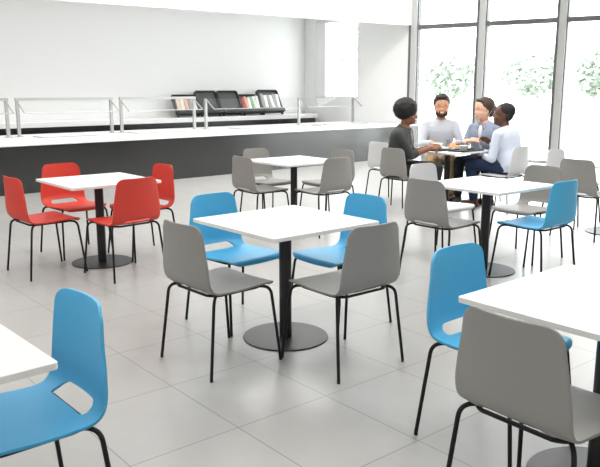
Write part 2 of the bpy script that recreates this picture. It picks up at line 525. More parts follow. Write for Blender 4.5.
TABLES = {
 'T1': ((-.090, 4.245), D(40.3)), 'T2': ((-1.766, 6.213), D(39.9)), 'T3': ((-.068, 7.975), D(38.5)), 'T4': ((1.565, 5.925), D(39.4)),
}
def from_corner(c, yaw, sx, sy, s=.403):
    e = Vector((math.cos(yaw), math.sin(yaw))); f = Vector((-e.y, e.x))
    p = Vector(c) + e*s*sx + f*s*sy
    return (p.x, p.y), yaw
TABLES['T5'] = from_corner((.598, 2.617), D(40.0), 1, -1)
TABLES['T6'] = from_corner((-.697, 1.951), D(42.0), -1, 1)
TABLES['T7'] = ((1.93, 9.36), D(40))
TABLES['T8'] = ((3.36, 7.58), D(40))
TL = {'T1': 'white square pedestal table in the middle, between blue and grey chairs', 'T2': 'white square pedestal table ringed by four red chairs',
      'T3': 'white square pedestal table with only grey chairs, nearest the counter', 'T4': 'white square pedestal table between the middle table and the seated diners',
      'T5': 'white table cut off by the photo edge, beside the largest grey chair', 'T6': 'white table corner at the photo edge beside a single blue chair',
      'T7': 'white pedestal table where the four men sit and eat', 'T8': 'white table at the edge, mostly hidden behind a grey chair'}
for k, (p, y) in TABLES.items(): make_table('pedestal_table', TL[k], p, y)

# ------------------------------------------------------------------ chair
def bez(pts, n):
    """Catmull-Rom through pts, n samples per span"""
    P = [Vector(p) for p in pts]
    P = [P[0]*2 - P[1]] + P + [P[-1]*2 - P[-2]]
    out = []
    for i in range(1, len(P) - 2):
        for k in range(n):
            t = k/n; a, b, c, d = P[i-1], P[i], P[i+1], P[i+2]
            out.append(.5*((2*b) + (c-a)*t + (2*a-5*b+4*c-d)*t*t + (3*b-a-3*c+d)*t**3))
    out.append(P[-2])
    return out
PROFILE = bez([(.235, .433, 0), (.226, .455, 0), (.195, .467, 0), (.10, .465, 0), (0, .460, 0), (-.10, .457, 0), (-.165, .462, 0), (-.198, .485, 0), (-.212, .53, 0), (-.218, .62, 0), (-.223, .72, 0), (-.232, .824, 0)], 14)
cum = [0]
for a, b in zip(PROFILE, PROFILE[1:]): cum.append(cum[-1] + (b-a).length)
S_ALL = cum[-1]
def prof(s):
    s = min(max(s, 0), S_ALL)
    for i in range(len(cum)-1):
        if s <= cum[i+1] + 1e-9:
            t = (s-cum[i])/(cum[i+1]-cum[i]); p = PROFILE[i].lerp(PROFILE[i+1], t); return p.x, p.y
    return PROFILE[-1].x, PROFILE[-1].y
def s_at(z_from, idx):  # arc length where the back passes height z_from
    for i in range(len(PROFILE)-1):
        if i > 60 and PROFILE[i].y >= z_from: return cum[i]
    return S_ALL
S_CURVE = s_at(.475, 0)
S_SLOT = s_at(.472, 0) - .004
def lerp_tab(tab, s):
    for (a, va), (b, vb) in zip(tab, tab[1:]):
        if s <= b:
            t = (s-a)/(b-a); t = t*t*(3-2*t); return va + (vb-va)*t
    return tab[-1][1]
WT = [(0, .205), (.06, .222), (.25, .226), (S_CURVE-.06, .216), (S_CURVE+.05, .217), (S_ALL, .181)]
RT, RF = .062, .05
def half(s):
    w = lerp_tab(WT, s)
    if s > S_ALL - RT:
        q = (s-(S_ALL-RT))/RT; w -= RT*(1-math.sqrt(max(0, 1-q*q)))
    if s < RF:
        q = (RF-s)/RF; w -= RF*(1-math.sqrt(max(0, 1-q*q)))
    return w
SLW, SLH, SLR = .130, .028, .0265     # slot half sizes and corner radius
def sdf(x, s):
    t = (s-S_SLOT)/SLH
    hw = SLW + .010*(-t)             # slightly wider at the bottom
    qx, qy = abs(x)-(hw-SLR), abs(s-S_SLOT)-(SLH-SLR)
    return math.hypot(max(qx, 0), max(qy, 0)) + min(max(qx, qy), 0) - SLR
def shell_point(x, s):
    y, z = prof(s)
    w = max(half(s), .01)
    w = max(w, .17)
    k = min(max((s-(S_CURVE-.10))/.16, 0), 1); k = k*k*(3-2*k)
    bow = 1-(x/w)**2
    y -= .034*bow*k                     # the back is curved round the sitter
    z -= .006*bow*(1-k)                 # the seat is dished
    return Vector((x, y, z))
def make_shell_mesh():
    nu, nv = 44, 110
    ss = []
    for j in range(nv+1):
        t = j/nv
        ss.append(S_ALL*(t - .035*math.sin(2*PI*t)*1.0))
    # denser at both ends
    ss = sorted(set([S_ALL*(.5-.5*math.cos(PI*j/nv))*.55 + .45*S_ALL*j/nv for j in range(nv+1)]))
    bm = bmesh.new()
    g, co = [], {}
    for s in ss:
        h = half(s); row = []
        for i in range(nu+1):
            x = -h + 2*h*i/nu
            v = bm.verts.new((x, s, 0)); row.append(v)
        g.append(row)
    for j in range(len(ss)-1):
        for i in range(nu):
            q = [g[j][i], g[j][i+1], g[j+1][i+1], g[j+1][i]]
            c = sum((v.co for v in q), Vector())/4
            if sdf(c.x, c.y) < 0: continue
            bm.faces.new(q)
    for v in [v for v in bm.verts if not v.link_faces]: bm.verts.remove(v)
    for v in bm.verts:
        if v.is_boundary and abs(sdf(v.co.x, v.co.y)) < .02 and abs(v.co.x) < SLW+.03:
            for _ in range(4):
                e = 1e-4; x, s = v.co.x, v.co.y; d = sdf(x, s)
                gx = (sdf(x+e, s)-sdf(x-e, s))/(2*e); gy = (sdf(x, s+e)-sdf(x, s-e))/(2*e)
                v.co.x -= d*gx; v.co.y -= d*gy
    for v in bm.verts: v.co = shell_point(v.co.x, v.co.y)
    bmesh.ops.recalc_face_normals(bm, faces=bm.faces[:])
    # make the sitter's side face up
    up = sum((f.normal.z for f in bm.faces if f.calc_center_median().y > 0), 0)
    if up < 0: bmesh.ops.reverse_faces(bm, faces=bm.faces[:])
    bm.normal_update()
    me = bpy.data.meshes.new('chair_shell')
    # thickness
    T = .0105
    top = bm.verts[:]; nor = {v: v.normal.copy() for v in top}
    low = {v: bm.verts.new(v.co - nor[v]*T) for v in top}
    bound = [e for e in bm.edges if e.is_boundary]
    fs = bm.faces[:]
    rim = []
    for e in bound:
        f = e.link_faces[0]
        a, b = e.verts
        vs = list(f.verts); i = vs.index(a)
        if vs[(i+1) % len(vs)] is not b: a, b = b, a
        rim.append((b, a, low[a], low[b]))
    for f in fs: bm.faces.new([low[v] for v in reversed(f.verts)])
    rf = [bm.faces.new(r) for r in rim]
    for f in bm.faces: f.smooth = True
    for e in bm.edges:
        if len(e.link_faces) == 2 and e.calc_face_angle(0) > math.radians(50): e.smooth = False
    bm.to_mesh(me); bm.free()
    return me
SHELL = make_shell_mesh()

def arc_leg(sx, sy):
    """leg tube: starts under the seat, runs out to the corner, bends down and splays to the floor"""
    wx, wy = (.245, .240)
    top = Vector((sx*.205, sy*(.180 if sy > 0 else .178), .438))
    start = Vector((sx*.165, sy*.135, .438))
    foot = Vector((sx*wx, sy*wy, 0))
    corner = top + (top-start).normalized()*.018
    d1 = (corner-start).normalized(); d2 = (foot-corner).normalized()
    r = .05
    a = corner - d1*r; c = corner + d2*r
    pts = [start]
    for k in range(9):
        t = k/8; pts.append(a*(1-t)**2 + corner*2*t*(1-t) + c*t*t)
    pts.append(foot + Vector((0, 0, .012)))
    pts.append(foot)
    return pts
def make_chair(mkey):
    t = empty('dining_chair')
    me = SHELL.copy(); me.materials.append(M[mkey])
    s = bpy.data.objects.new('seat_shell', me); COL.objects.link(s); s.parent = t
    # under-seat frame ring
    out = rrect(.385, .325, .06, 6)
    pts = []
    for x, y in out:
        yy = y - .002
        if yy < 0: yy -= .026*max(0, 1-(x/.193)**2)*(-yy/.165)
        zz = .4405 - .006*max(0, 1-(x/.193)**2)
        pts.append((x, yy, zz))
    bm = bmesh.new(); tube(bm, pts, .0085, 8, closed=True)
    obj('frame', bm, M['black_leg'], t, smooth=True)
    for sx in (-1, 1):
        for sy in (-1, 1):
            bm = bmesh.new(); tube(bm, arc_leg(sx, sy), .0088, 10)
            obj('leg', bm, M['black_leg'], t, smooth=True)
    return t
PROTO = {}
def place_chair(mkey, x, y, rz, label, group):
    if mkey not in PROTO: PROTO[mkey] = o = make_chair(mkey)
    else: o = copy_tree(PROTO[mkey])
    o.location = (x, y, 0); o.rotation_euler = (0, 0, rz)
    tag(o, label, 'chair', group)
    return o
SIDE = {'NL': (-1, 0), 'FR': (1, 0), 'NR': (0, -1), 'LF': (0, 1)}
def chair_at(tb, side, mkey, label, group, d=.50, slide=0.0, turn=0.0, dx=0.0, dy=0.0):
    (cx, cy), yaw = TABLES[tb]
    e = Vector((math.cos(yaw), math.sin(yaw))); f = Vector((-e.y, e.x))
    a, b = SIDE[side]
    o = e*a + f*b; tng = Vector((-o.y, o.x))
    p = Vector((cx, cy)) + o*d + tng*slide
    face = math.atan2(-o.y, -o.x)
    return place_chair(mkey, p.x+dx, p.y+dy, face - PI/2 + turn, label, group)
CHAIRS = [
 ('T1', 'NL', 'grey', 'grey plastic chair seen from behind, beside the red chairs at the middle table', dict(d=.515, slide=.045, turn=D(2))),
 ('T1', 'NR', 'grey', 'grey plastic chair at the middle table, back towards the near blue chair', dict(d=.51, turn=D(-1))),
 ('T1', 'LF', 'blue', 'blue plastic chair at the middle table, on the side of the red chairs', dict(d=.474, slide=.03, turn=D(4))),
 ('T1', 'FR', 'blue', 'blue plastic chair at the middle table, on the side of the diners', dict(d=.465, slide=.01)),
 ('T2', 'NL', 'red', 'red chair at the outer left corner, its side turned to the view', dict(turn=D(2.7))),
 ('T2', 'LF', 'red', 'red chair facing forward behind its table, slot in backrest showing', dict(d=.525, slide=.014, turn=D(4))),
 ('T2', 'NR', 'red', 'red chair with its back to the view, nearest the middle table', dict(d=.49, slide=-.02, turn=D(5))),
 ('T2', 'FR', 'red', 'red chair half hidden behind the nearer red backrest', dict(d=.44, slide=.06)),
 ('T3', 'NL', 'grey', 'grey chair with its back to the view, outer side of the far grey-chair table', dict(d=.46)),
 ('T3', 'LF', 'grey', 'grey chair facing forward under the counter at the far grey-chair table', {}),
 ('T3', 'NR', 'grey', 'grey chair with its back turned, behind the blue chair of the middle table', {}),
 ('T3', 'FR', 'grey', 'grey chair mostly hidden behind another backrest at the far grey-chair table', {}),
 ('T4', 'NL', 'grey', 'grey chair seen from behind, in front of the diners and behind a near blue backrest', dict(d=.44, slide=-.10, turn=D(2))),
 ('T4', 'NR', 'blue', 'blue chair turned away, drawn up beside the open table near the diners', dict(d=.41, slide=.10)),
 ('T4', 'LF', 'lightgrey', 'pale grey chair between the diners table and the open table, backrest just showing', dict(d=.66, slide=-.22)),
 ('T4', 'FR', 'grey', 'grey chair facing the open table, behind the turned-away blue chair', dict(d=.69, slide=.06)),
 ('T5', 'NL', 'grey', 'largest grey chair, closest of all, back towards the view', dict(d=.43, slide=.014, turn=D(-1))),
 ('T5', 'LF', 'blue', 'blue chair behind the closest grey chair, facing the cut-off table', dict(d=.475, slide=.0, turn=D(1))),
 ('T6', 'FR', 'blue', 'blue chair cut by the photo edge, drawn up to the cut-off table corner', dict(d=.38, slide=-.075, turn=D(-1))),
 ('T7', 'NR', 'lightgrey', 'pale chair carrying the man in the pale blue shirt', dict(d=.665, slide=.28, turn=D(3))),
 ('T7', 'FR', 'lightgrey', 'pale chair under the man in the open blue shirt, hidden by the table', dict(d=.64, turn=D(2))),
 ('T8', 'NL', 'grey', 'grey chair with its back to the view, hiding most of the edge table', dict(d=.42, slide=-.08)),
 ('T8', 'LF', 'lightgrey', 'pale grey chair at the edge table, in front of the tall grey mullion', dict(d=.62, slide=-.25)),
]
GRP = {'T1': 'chairs at the middle table', 'T2': 'red chairs', 'T3': 'grey chairs at the far table', 'T4': 'chairs at the open table', 'T5': 'chairs at the near cut-off table',
       'T6': 'chairs at the corner table', 'T7': 'chairs of the diners', 'T8': 'chairs at the edge table'}
for tb, sd, mk, lb, kw in CHAIRS: chair_at(tb, sd, mk, lb, GRP[tb], **kw)
place_chair('grey', 1.30, 8.79, D(-50), 'grey chair carrying the man with the afro', 'chairs of the diners')
place_chair('lightgrey', 1.97, 10.22, D(177), 'pale chair under the bearded man, hidden by the table', 'chairs of the diners')
place_chair('lightgrey', 1.24, 9.76, D(-50), 'empty pale chair beside the counter, behind the man with the afro', 'chairs of the diners')
# ------------------------------------------------------------------ people
SKIN = {'brown': mat('brown_skin', srgb(140, 92, 66), .5), 'tan': mat('tan_skin', srgb(205, 150, 118), .5),
        'fair': mat('fair_skin', srgb(226, 178, 152), .5), 'dark': mat('dark_skin', srgb(96, 62, 46), .5)}
HAIR = {'black': mat('black_hair', (.008, .007, .007), .7, bump=(120, .6)), 'dark': mat('dark_brown_hair', (.022, .014, .010), .6, bump=(90, .5)),
        'brown': mat('brown_hair', (.055, .032, .019), .6, bump=(90, .5))}
CLOTH = {'charcoal': mat('charcoal_shirt', (.055, .057, .055), .85, bump=(60, .3)), 'greytee': mat('grey_tee', srgb(150, 152, 156), .85),
         'paleblue': mat('pale_grey_blue_shirt', srgb(194, 198, 206), .8, bump=(60, .25)), 'chambray': mat('chambray_shirt', srgb(150, 160, 180), .85, bump=(60, .3)),
         'white': mat('white_tee', srgb(232, 232, 234), .85), 'sky': mat('sky_white_shirt', srgb(208, 215, 230), .8, bump=(60, .25)),
         'black': mat('black_trousers', (.014, .014, .016), .85), 'khaki': mat('khaki_trousers', srgb(178, 150, 112), .85, bump=(60, .3)),
         'navy': mat('navy_jeans', srgb(34, 52, 82), .85, bump=(80, .3)), 'darkjean': mat('dark_jeans', srgb(30, 36, 50), .85)}
M['stubble'] = mat('short_beard', (.045, .024, .016), .8, bump=(150, .6))
M['boot'] = mat('black_boot', (.012, .011, .011), .5)
M['brown_shoe'] = mat('brown_shoe', srgb(92, 62, 44), .5)
M['eye_white'] = mat('eye_white', (.75, .74, .72), .3)
M['iris'] = mat('dark_iris', (.015, .010, .008), .2)
M['lip'] = mat('lips', srgb(165, 95, 88), .5)
M['teeth'] = mat('teeth', (.78, .77, .74), .3)

def voxel(o, size, it=5):
    m = o.modifiers.new('remesh', 'REMESH'); m.mode = 'VOXEL'; m.voxel_size = size; m.use_smooth_shade = True
    s = o.modifiers.new('smooth', 'SMOOTH'); s.factor = .5; s.iterations = it
    return o
def ellm(bm, Mx, c, r, rx=0, ry=0, rz=0):
    Rm = Mx.to_3x3().to_4x4() @ Euler((rx, ry, rz)).to_matrix().to_4x4()
    ell(bm, Mx @ Vector(c), r, Rm, 20, 14)
def loft(bm, Mx, secs, g=0, n=28):
    rings = []
    for z, rx, ry, dy in secs:
        rings.append([bm.verts.new(Mx @ Vector((rx*math.copysign(abs(math.cos(2*PI*q/n))**.85, math.cos(2*PI*q/n)), dy + ry*math.copysign(abs(math.sin(2*PI*q/n))**.85, math.sin(2*PI*q/n)), z))) for q in range(n)])
    for A, B in zip(rings, rings[1:]):
        for q in range(n): bm.faces.new((A[q], A[(q+1) % n], B[(q+1) % n], B[q]))
    bm.faces.new(rings[0][::-1]); bm.faces.new(rings[-1])
def ik(a, w, l1, l2, pole):
    a, w = Vector(a), Vector(w)
    d = w - a; L = min(d.length, (l1+l2)*.995); u = d.normalized(); w = a + u*L
    x = (l1*l1 - l2*l2 + L*L)/(2*L); h = math.sqrt(max(l1*l1 - x*x, 0))
    p = Vector(pole); p = (p - u*p.dot(u)).normalized()
    return a + u*x + p*h, w
def hand(bm, w, d, n, side, curl=.5, k=1.0):
    """palm and five fingers. w wrist, d pointing direction, n palm normal (where fingers curl to), side: unit vector towards the thumb"""
    d = Vector(d).normalized(); n = Vector(n); n = (n - d*n.dot(d)).normalized(); s = Vector(side); s = (s - d*s.dot(d) - n*s.dot(n)).normalized()
    Rm = Matrix((s, d, n)).transposed().to_4x4()
    ell(bm, Vector(w) + d*.052*k, (.042*k, .058*k, .017*k), Rm)
    cap(bm, Vector(w) - d*.02, Vector(w) + d*.03*k, .028*k, .028*k)
    for i, (off, ln) in enumerate(((.031, .074), (.0105, .083), (-.0105, .078), (-.031, .060))):
        ln *= k; c0 = curl*(.9 + .12*i)
        p = Vector(w) + d*(.098 - .006*abs(i-1.3))*k + s*off*k
        b = Vector(w) + d*.06*k + s*off*.8*k
        d1 = (d*math.cos(c0*.5) + n*math.sin(c0*.5) + s*off*1.5).normalized(); q = p + d1*ln*.45
        d2 = (d*math.cos(c0*1.3) + n*math.sin(c0*1.3)).normalized(); r = q + d2*ln*.33
        d3 = (d*math.cos(c0*1.9) + n*math.sin(c0*1.9)).normalized(); t = r + d3*ln*.25
        cap(bm, b, p, .0095*k, .0092*k, 8); cap(bm, p, q, .0092*k, .0084*k, 8); cap(bm, q, r, .0084*k, .0078*k, 8); cap(bm, r, t, .0078*k, .0066*k, 8)
    a = Vector(w) + d*.025*k + s*.026*k
    b = a + (d*.62 + s*.70 + n*.3).normalized()*.046*k
    c = b + (d*.85 + s*.25 + n*.45).normalized()*.034*k
    e = c + (d*.9 + n*.4).normalized()*.022*k
    cap(bm, a, b, .0135*k, .011*k, 8); cap(bm, b, c, .011*k, .0095*k, 8); cap(bm, c, e, .0095*k, .0075*k, 8)

def person(label, loc, face, skin, shirt, legs, shoe, hair, lean, head_yaw, head_pitch, wrists, sleeves='long', hands=None,
           knees=((-.13, .40), (.13, .40)), ankles=((-.13, .40), (.13, .40)), inner=None, beard=False, hairstyle='short', twist=0.0, k=1.08, hk=1.12, hipz=.565, ankz=.10, poles=None, KL=.98):
    rz = face - PI/2
    sp = Vector((0, math.sin(lean), math.cos(lean)))
    fw = Vector((0, math.cos(lean), -math.sin(lean)))
    H = Vector((0, -.10, hipz))
    sh = H + sp*.445*k*KL; nk = H + sp*.545*k*KL
    hc = nk + sp*.01 + Vector((0, .030, .118*hk))
    Tw = Matrix.Rotation(twist, 4, 'Z')
    ShL, ShR = H + Tw @ (sh - H + Vector((-.185*k, 0, 0))), H + Tw @ (sh - H + Vector((.185*k, 0, 0)))
    spine = Matrix.Translation(H) @ Tw @ Matrix.Rotation(-lean, 4, 'X')      # z along the spine
    HM = Matrix.Translation(hc) @ Matrix.Rotation(head_yaw, 4, 'Z') @ Matrix.Rotation(head_pitch, 4, 'X') @ Matrix.Scale(hk, 4)
    hs = hk
    def E(bm, c, r, **kw): ellm(bm, HM, c, tuple(q*hs for q in r), **kw)
    body = bmesh.new()
    def torso(bm, g, top=True):
        loft(bm, spine, [(z*k*KL, rx*k + g, ry*k + g, dy) for z, rx, ry, dy in ((-.10, .10, .08, 0), (-.07, .155, .11, 0), (0, .176, .132, 0), (.10, .168, .122, .008), (.20, .160, .114, .010), (.30, .172, .116, .008), (.38, .185, .116, .002), (.44, .180, .102, -.006), (.485, .135, .082, -.010), (.52, .085, .064, -.006), (.55, .06, .055, 0))[:None if top else -1]], g)
        a, b = spine @ Vector((-.150*k, -.008, .435*k*KL)), spine @ Vector((.150*k, -.008, .435*k*KL))
        cap(bm, a, b, .060*k+g, .060*k+g)
    torso(body, 0)
    cap(body, nk - sp*.06, hc - Vector((0, .02, .05)), .056*k, .052*k)
    arms = []
    for i, (S, w) in enumerate(zip((ShL, ShR), wrists)):
        sx = -1 if i == 0 else 1
        pole = poles[i] if poles else (sx*.55, -.35, -1)
        e, w2 = ik(S, w, .285*k, .255*k, pole)
        arms.append((S, e, w2))
        cap(body, S, e, .050*k, .040*k); cap(body, e, w2, .041*k, .028*k)
        hd, n, s, cu = hands[i] if hands else ((w2-e), (0, 0, -1), (-sx, 0, 0), .55)
        hand(body, w2, hd, n, s, cu, k)
    legpts = []
    for i, sx in enumerate((-1, 1)):
        hp = H + Vector((sx*.095*k, .03, -.01)); kn = Vector((knees[i][0], knees[i][1], hipz-.015)); an = Vector((ankles[i][0], ankles[i][1], ankz))
        legpts.append((hp, kn, an))
        cap(body, hp, kn, .078*k, .056*k); cap(body, kn, an, .056*k, .038*k)
        cap(body, an - Vector((0, .03, .05)), an + Vector((0, .13, -.06)), .035, .03)
    # head and face
    E(body, (0, -.012, .028), (.073, .092, .088)); E(body, (0, .012, -.035), (.062, .072, .078)); E(body, (0, .045, -.088), (.034, .034, .026))
    E(body, (0, .078, -.012), (.011, .016, .026)); E(body, (0, .092, -.026), (.0165, .016, .012)); E(body, (0, .074, .022), (.052, .014, .010))
    for sx in (-1, 1):
        E(body, (sx*.074, -.012, -.012), (.010, .019, .030)); E(body, (sx*.042, .052, -.035), (.022, .022, .022))
    E(body, (0, .078, -.058), (.024, .012, .010))
    p = obj('person', body, SKIN[skin])
    voxel(p, .0058, 4)
    p.location = (loc[0], loc[1], 0); p.rotation_euler = (0, 0, rz)
    tag(p, label, 'person')
    def child(name, bm, m, vs=None, it=4):
        o = obj(name, bm, m, p, smooth=True)
        if vs: voxel(o, vs, it)
        return o
    # shirt
    bm = bmesh.new(); torso(bm, .014, False)
    for S, e, w in arms:
        end = e.lerp(w, .95 if sleeves == 'long' else .25)
        cap(bm, S, e, .058*k, .052*k); cap(bm, e, end, .052*k, (.040 if sleeves == 'long' else .049)*k)
    C0 = H + sp*.525*k*KL       # collar: high at the nape, open at the throat
    P = lambda t: C0 + Vector((.068*k*math.cos(t), .064*k*math.sin(t) + .006, -.026*math.sin(t)))
    for a0 in range(14):
        a, b = math.radians(112 + 316*a0/14), math.radians(112 + 316*(a0+1)/14)
        cap(bm, P(a), P(b), .015, .015, 8)
    for sx in (-1, 1):
        q = P(math.radians(90 - sx*24)); cap(bm, q, q + Vector((sx*.022, .022, -.052)), .014, .009, 8)
    sh_o = child('shirt', bm, CLOTH[shirt], .008, 9)
    if inner:
        bm = bmesh.new()
        loft(bm, spine, [(z*k*KL, rx*k, ry*k, .026) for z, rx, ry in ((.02, .06, .120), (.10, .065, .122), (.20, .062, .114), (.30, .058, .116), (.40, .052, .106), (.47, .045, .085), (.51, .035, .06))])
        child('undershirt', bm, CLOTH[inner], .008, 2)
    bm = bmesh.new()
    ellm(bm, Matrix.Translation(H), (0, .01, -.01), (.180*k, .135*k, .105))
    for hp, kn, an in legpts:
        cap(bm, hp, kn, .090*k, .068*k); cap(bm, kn, an + Vector((0, 0, .02)), .068*k, .054*k)
    child('trousers', bm, CLOTH[legs], .009, 4)
    for hp, kn, an in legpts:
        bm = bmesh.new()
        b = an.z - ankz
        ell(bm, an + Vector((0, -.01, -.035)), (.044, .058, .055)); cap(bm, an + Vector((0, -.03, -.055)), an + Vector((0, .15, -.062)), .042, .036)
        box(bm, (an.x-.042, an.y-.07, an.z-.098), (an.x+.042, an.y+.18, an.z-.078))
        child('shoe', bm, M[shoe], .007, 3)
    # eyes, brows, mouth
    for sx in (-1, 1):
        bm = bmesh.new(); E(bm, (sx*.030, .0695, .000), (.0135, .0088, .0075)); ey = child('eye', bm, M['eye_white'])
        bm = bmesh.new(); E(bm, (sx*.030, .0785, .000), (.0075, .004, .0072)); o = child('iris', bm, M['iris']); o.parent = ey
        bm = bmesh.new(); E(bm, (sx*.031, .080, .027), (.019, .008, .0045), ry=sx*.12); child('eyebrow', bm, HAIR[hair])
    bm = bmesh.new(); E(bm, (0, .0845, -.057), (.027, .009, .011)); mo = child('mouth', bm, M['lip'])
    bm = bmesh.new(); E(bm, (0, .089, -.056), (.023, .0075, .0065)); o = child('teeth', bm, M['teeth']); o.parent = mo
    if beard:
        bm = bmesh.new()
        E(bm, (0, .050, -.092), (.041, .038, .028)); E(bm, (0, .088, -.043), (.026, .008, .006))
        for sx in (-1, 1): E(bm, (sx*.046, .030, -.066), (.021, .038, .040)); E(bm, (sx*.063, .006, -.035), (.010, .020, .04)); E(bm, (sx*.028, .083, -.060), (.007, .010, .018))
        child('beard', bm, M['stubble'], .006, 2)
    bm = bmesh.new()
    rnd = random.Random(len(label))
    if hairstyle == 'afro':
        E(bm, (0, -.035, .055), (.125, .122, .115))
        for j in range(150):
            v = Vector((rnd.gauss(0, 1), rnd.gauss(0, 1), rnd.gauss(0, 1))).normalized()
            if v.y > .55 and v.z < .35: continue
            if v.z < -.75: continue
            E(bm, (v.x*.120, -.035 + v.y*.116, .055 + v.z*.110), (.021, .021, .021))
        child('hair', bm, HAIR[hair], .009, 1)
    elif hairstyle == 'swept':
        E(bm, (0, -.030, .052), (.082, .092, .085)); E(bm, (0, .035, .105), (.060, .050, .028), rx=.25); E(bm, (.02, .05, .112), (.042, .034, .022))
        for sx in (-1, 1): E(bm, (sx*.072, -.012, .030), (.010, .040, .055))
        for j in range(26):
            v = Vector((rnd.uniform(-1, 1), rnd.uniform(-1, 1), rnd.uniform(.3, 1))).normalized()
            E(bm, (v.x*.076, -.02 + v.y*.085, .055 + v.z*.076), (.016, .02, .012))
        child('hair', bm, HAIR[hair], .007, 2)
    elif hairstyle == 'bun':
        E(bm, (0, -.030, .050), (.082, .092, .080)); E(bm, (0, .030, .098), (.058, .045, .022), rx=.3)
        for sx in (-1, 1): E(bm, (sx*.073, -.022, .015), (.011, .036, .055))
        E(bm, (0, -.125, .012), (.036, .034, .036)); E(bm, (0, -.09, -.03), (.05, .035, .05))
        child('hair', bm, HAIR[hair], .007, 2)
    else:
        E(bm, (0, -.028, .050), (.0775, .088, .076)); E(bm, (0, -.055, .005), (.071, .052, .06))
        child('hair', bm, HAIR[hair], .006, 2)
    return p

dn = (0, 0, -1)
P1, P2, P3, P4 = (1.265, 8.845), (2.00, 10.24), (2.545, 9.87), (2.635, 9.13)
person('man with a big black afro in an open charcoal shirt, eating at the table', P1, D(-25), 'brown', 'charcoal', 'black', 'boot', 'black', .24, .12, -.04,
       ((-.29, .25, .80), (-.10, .31, .80)), sleeves='rolled', knees=((-.34, .27), (-.14, .41)), ankles=((-.33, .22), (-.12, .36)), inner='greytee', KL=.90, hairstyle='afro', hk=1.10,
       hands=[((.35, .9, -.05), (.5, 0, -.8), (.7, .3, .6), .9), ((-.35, .9, .25), (-.6, 0, -.6), (-.6, .3, .7), 1.0)])
person('smiling bearded man with swept dark hair in a pale collared shirt', P2, D(-93), 'tan', 'paleblue', 'khaki', 'brown_shoe', 'dark', .14, -.05, -.06,
       ((-.17, .34, .79), (.17, .34, .79)), beard=True, KL=.955, hairstyle='swept', hk=1.2,
       hands=[((.5, .8, -.1), dn, (.8, .3, 0), .5), ((-.5, .8, -.1), dn, (-.8, .3, 0), .5)])
person('man with brown hair tied in a bun, open blue shirt over a white tee', P3, D(222), 'fair', 'chambray', 'darkjean', 'boot', 'brown', .28, -.45, -.05,
       ((-.14, .30, .83), (.12, .33, .82)), inner='white', KL=.93, hairstyle='bun', hk=1.2,
       hands=[((.7, .6, .3), (.6, 0, -.5), (.3, .3, .8), .8), ((-.7, .6, .2), (-.6, 0, -.5), (-.3, .3, .8), .8)])
person('man with short black hair in a pale blue shirt, his back half turned', P4, D(133), 'dark', 'sky', 'navy', 'brown_shoe', 'black', .30, .50, .12,
       ((-.10, .26, .665), (.12, .31, .82)), hairstyle='short', KL=.86, hk=1.16,
       hands=[((.3, .9, -.2), dn, (.8, .3, 0), .4), ((-.3, .8, .5), (-.7, .2, -.3), (0, .3, .9), .9)],
       knees=((-.17, .42), (.13, .40)), ankles=((-.15, .36), (.13, .30)))

# ------------------------------------------------------------------ food and trays on the diners' table
M['tray'] = mat('black_tray', (.014, .014, .016), .45)
M['bread'] = mat('toasted_bread', srgb(206, 160, 104), .8, var=(40, .25), bump=(80, .5))
M['salad'] = mat('salad_leaves', srgb(120, 150, 70), .7, var=(60, .3))
M['tomato'] = mat('tomato_red', srgb(190, 70, 50), .4)
(TX, TY), TYAW = TABLES['T7']
TU = Vector((math.cos(TYAW), math.sin(TYAW))); TV = Vector((-TU.y, TU.x))
def tp(u, v, z=0.0):
    q = Vector((TX, TY)) + TU*u + TV*v; return (q.x, q.y, TH + z)
def tray(u, v, w, d, rz, label):
    bm = bmesh.new()
    out = rrect(w, d, .03, 5); ins = [(x*.955, y*.94) for x, y in out]
    prism(bm, out, 0, .004)
    n = len(out)
    a = [bm.verts.new((x*.97, y*.97, .004)) for x, y in out]; b = [bm.verts.new((x, y, .016)) for x, y in out]; c = [bm.verts.new((x, y, .016)) for x, y in ins]; e = [bm.verts.new((x*.97, y*.97, .004)) for x, y in ins]
    for A, B in ((a, b), (b, c), (c, e)):
        for k in range(n): bm.faces.new((A[k], A[(k+1) % n], B[(k+1) % n], B[k]))
    o = obj('serving_tray', bm, M['tray'], loc=tp(u, v), rz=rz); tag(o, label, 'tray', 'black trays on the diners table')
def lath(name, prof, m, u, v, z, label, cat, grp=None):
    bm = bmesh.new(); lathe(bm, prof, 28); o = obj(name, bm, m, loc=tp(u, v, z)); smooth_by_angle(o, 50); tag(o, label, cat, grp); return o
BOWL = lambda r, h: [(0, 0), (r*.5, 0), (r*.55, .006), (r*.9, h*.6), (r, h), (r-.004, h), (r*.86, h*.6), (r*.5, .012), (0, .010)]
GLASS = lambda r, h: [(0, 0), (r*.85, 0), (r, h), (r-.003, h), (r*.82, .006), (0, .006)]
PLATE = [(0, 0), (.06, 0), (.075, .004), (.11, .014), (.11, .017), (.074, .008), (0, .006)]
tray(-.19, .10, .42, .30, TYAW + PI/2, 'black tray of food in front of the man with the afro')
tray(.03, -.265, .46, .26, TYAW, 'black tray with a white bowl in front of the man in pale blue')
lath('plate', PLATE, M['white_ceramic'], -.16, .12, .005, 'white plate of bread on the tray of the man with the afro', 'plate', 'plates on the diners table')
lath('plate', PLATE, M['white_ceramic'], .20, .06, 0, 'white plate of bread in the middle of the diners table', 'plate', 'plates on the diners table')
lath('bowl', BOWL(.066, .065), M['white_ceramic'], .13, .27, 0, 'white bowl in front of the bearded man', 'bowl', 'white bowls')
lath('bowl', BOWL(.066, .065), M['white_ceramic'], .02, -.24, .005, 'white bowl on the tray nearest the man in pale blue', 'bowl', 'white bowls')
lath('tumbler', GLASS(.032, .10), M['tumbler'], .33, .27, 0, 'clear glass beside the bowl of the bearded man', 'glass', 'drinking glasses')
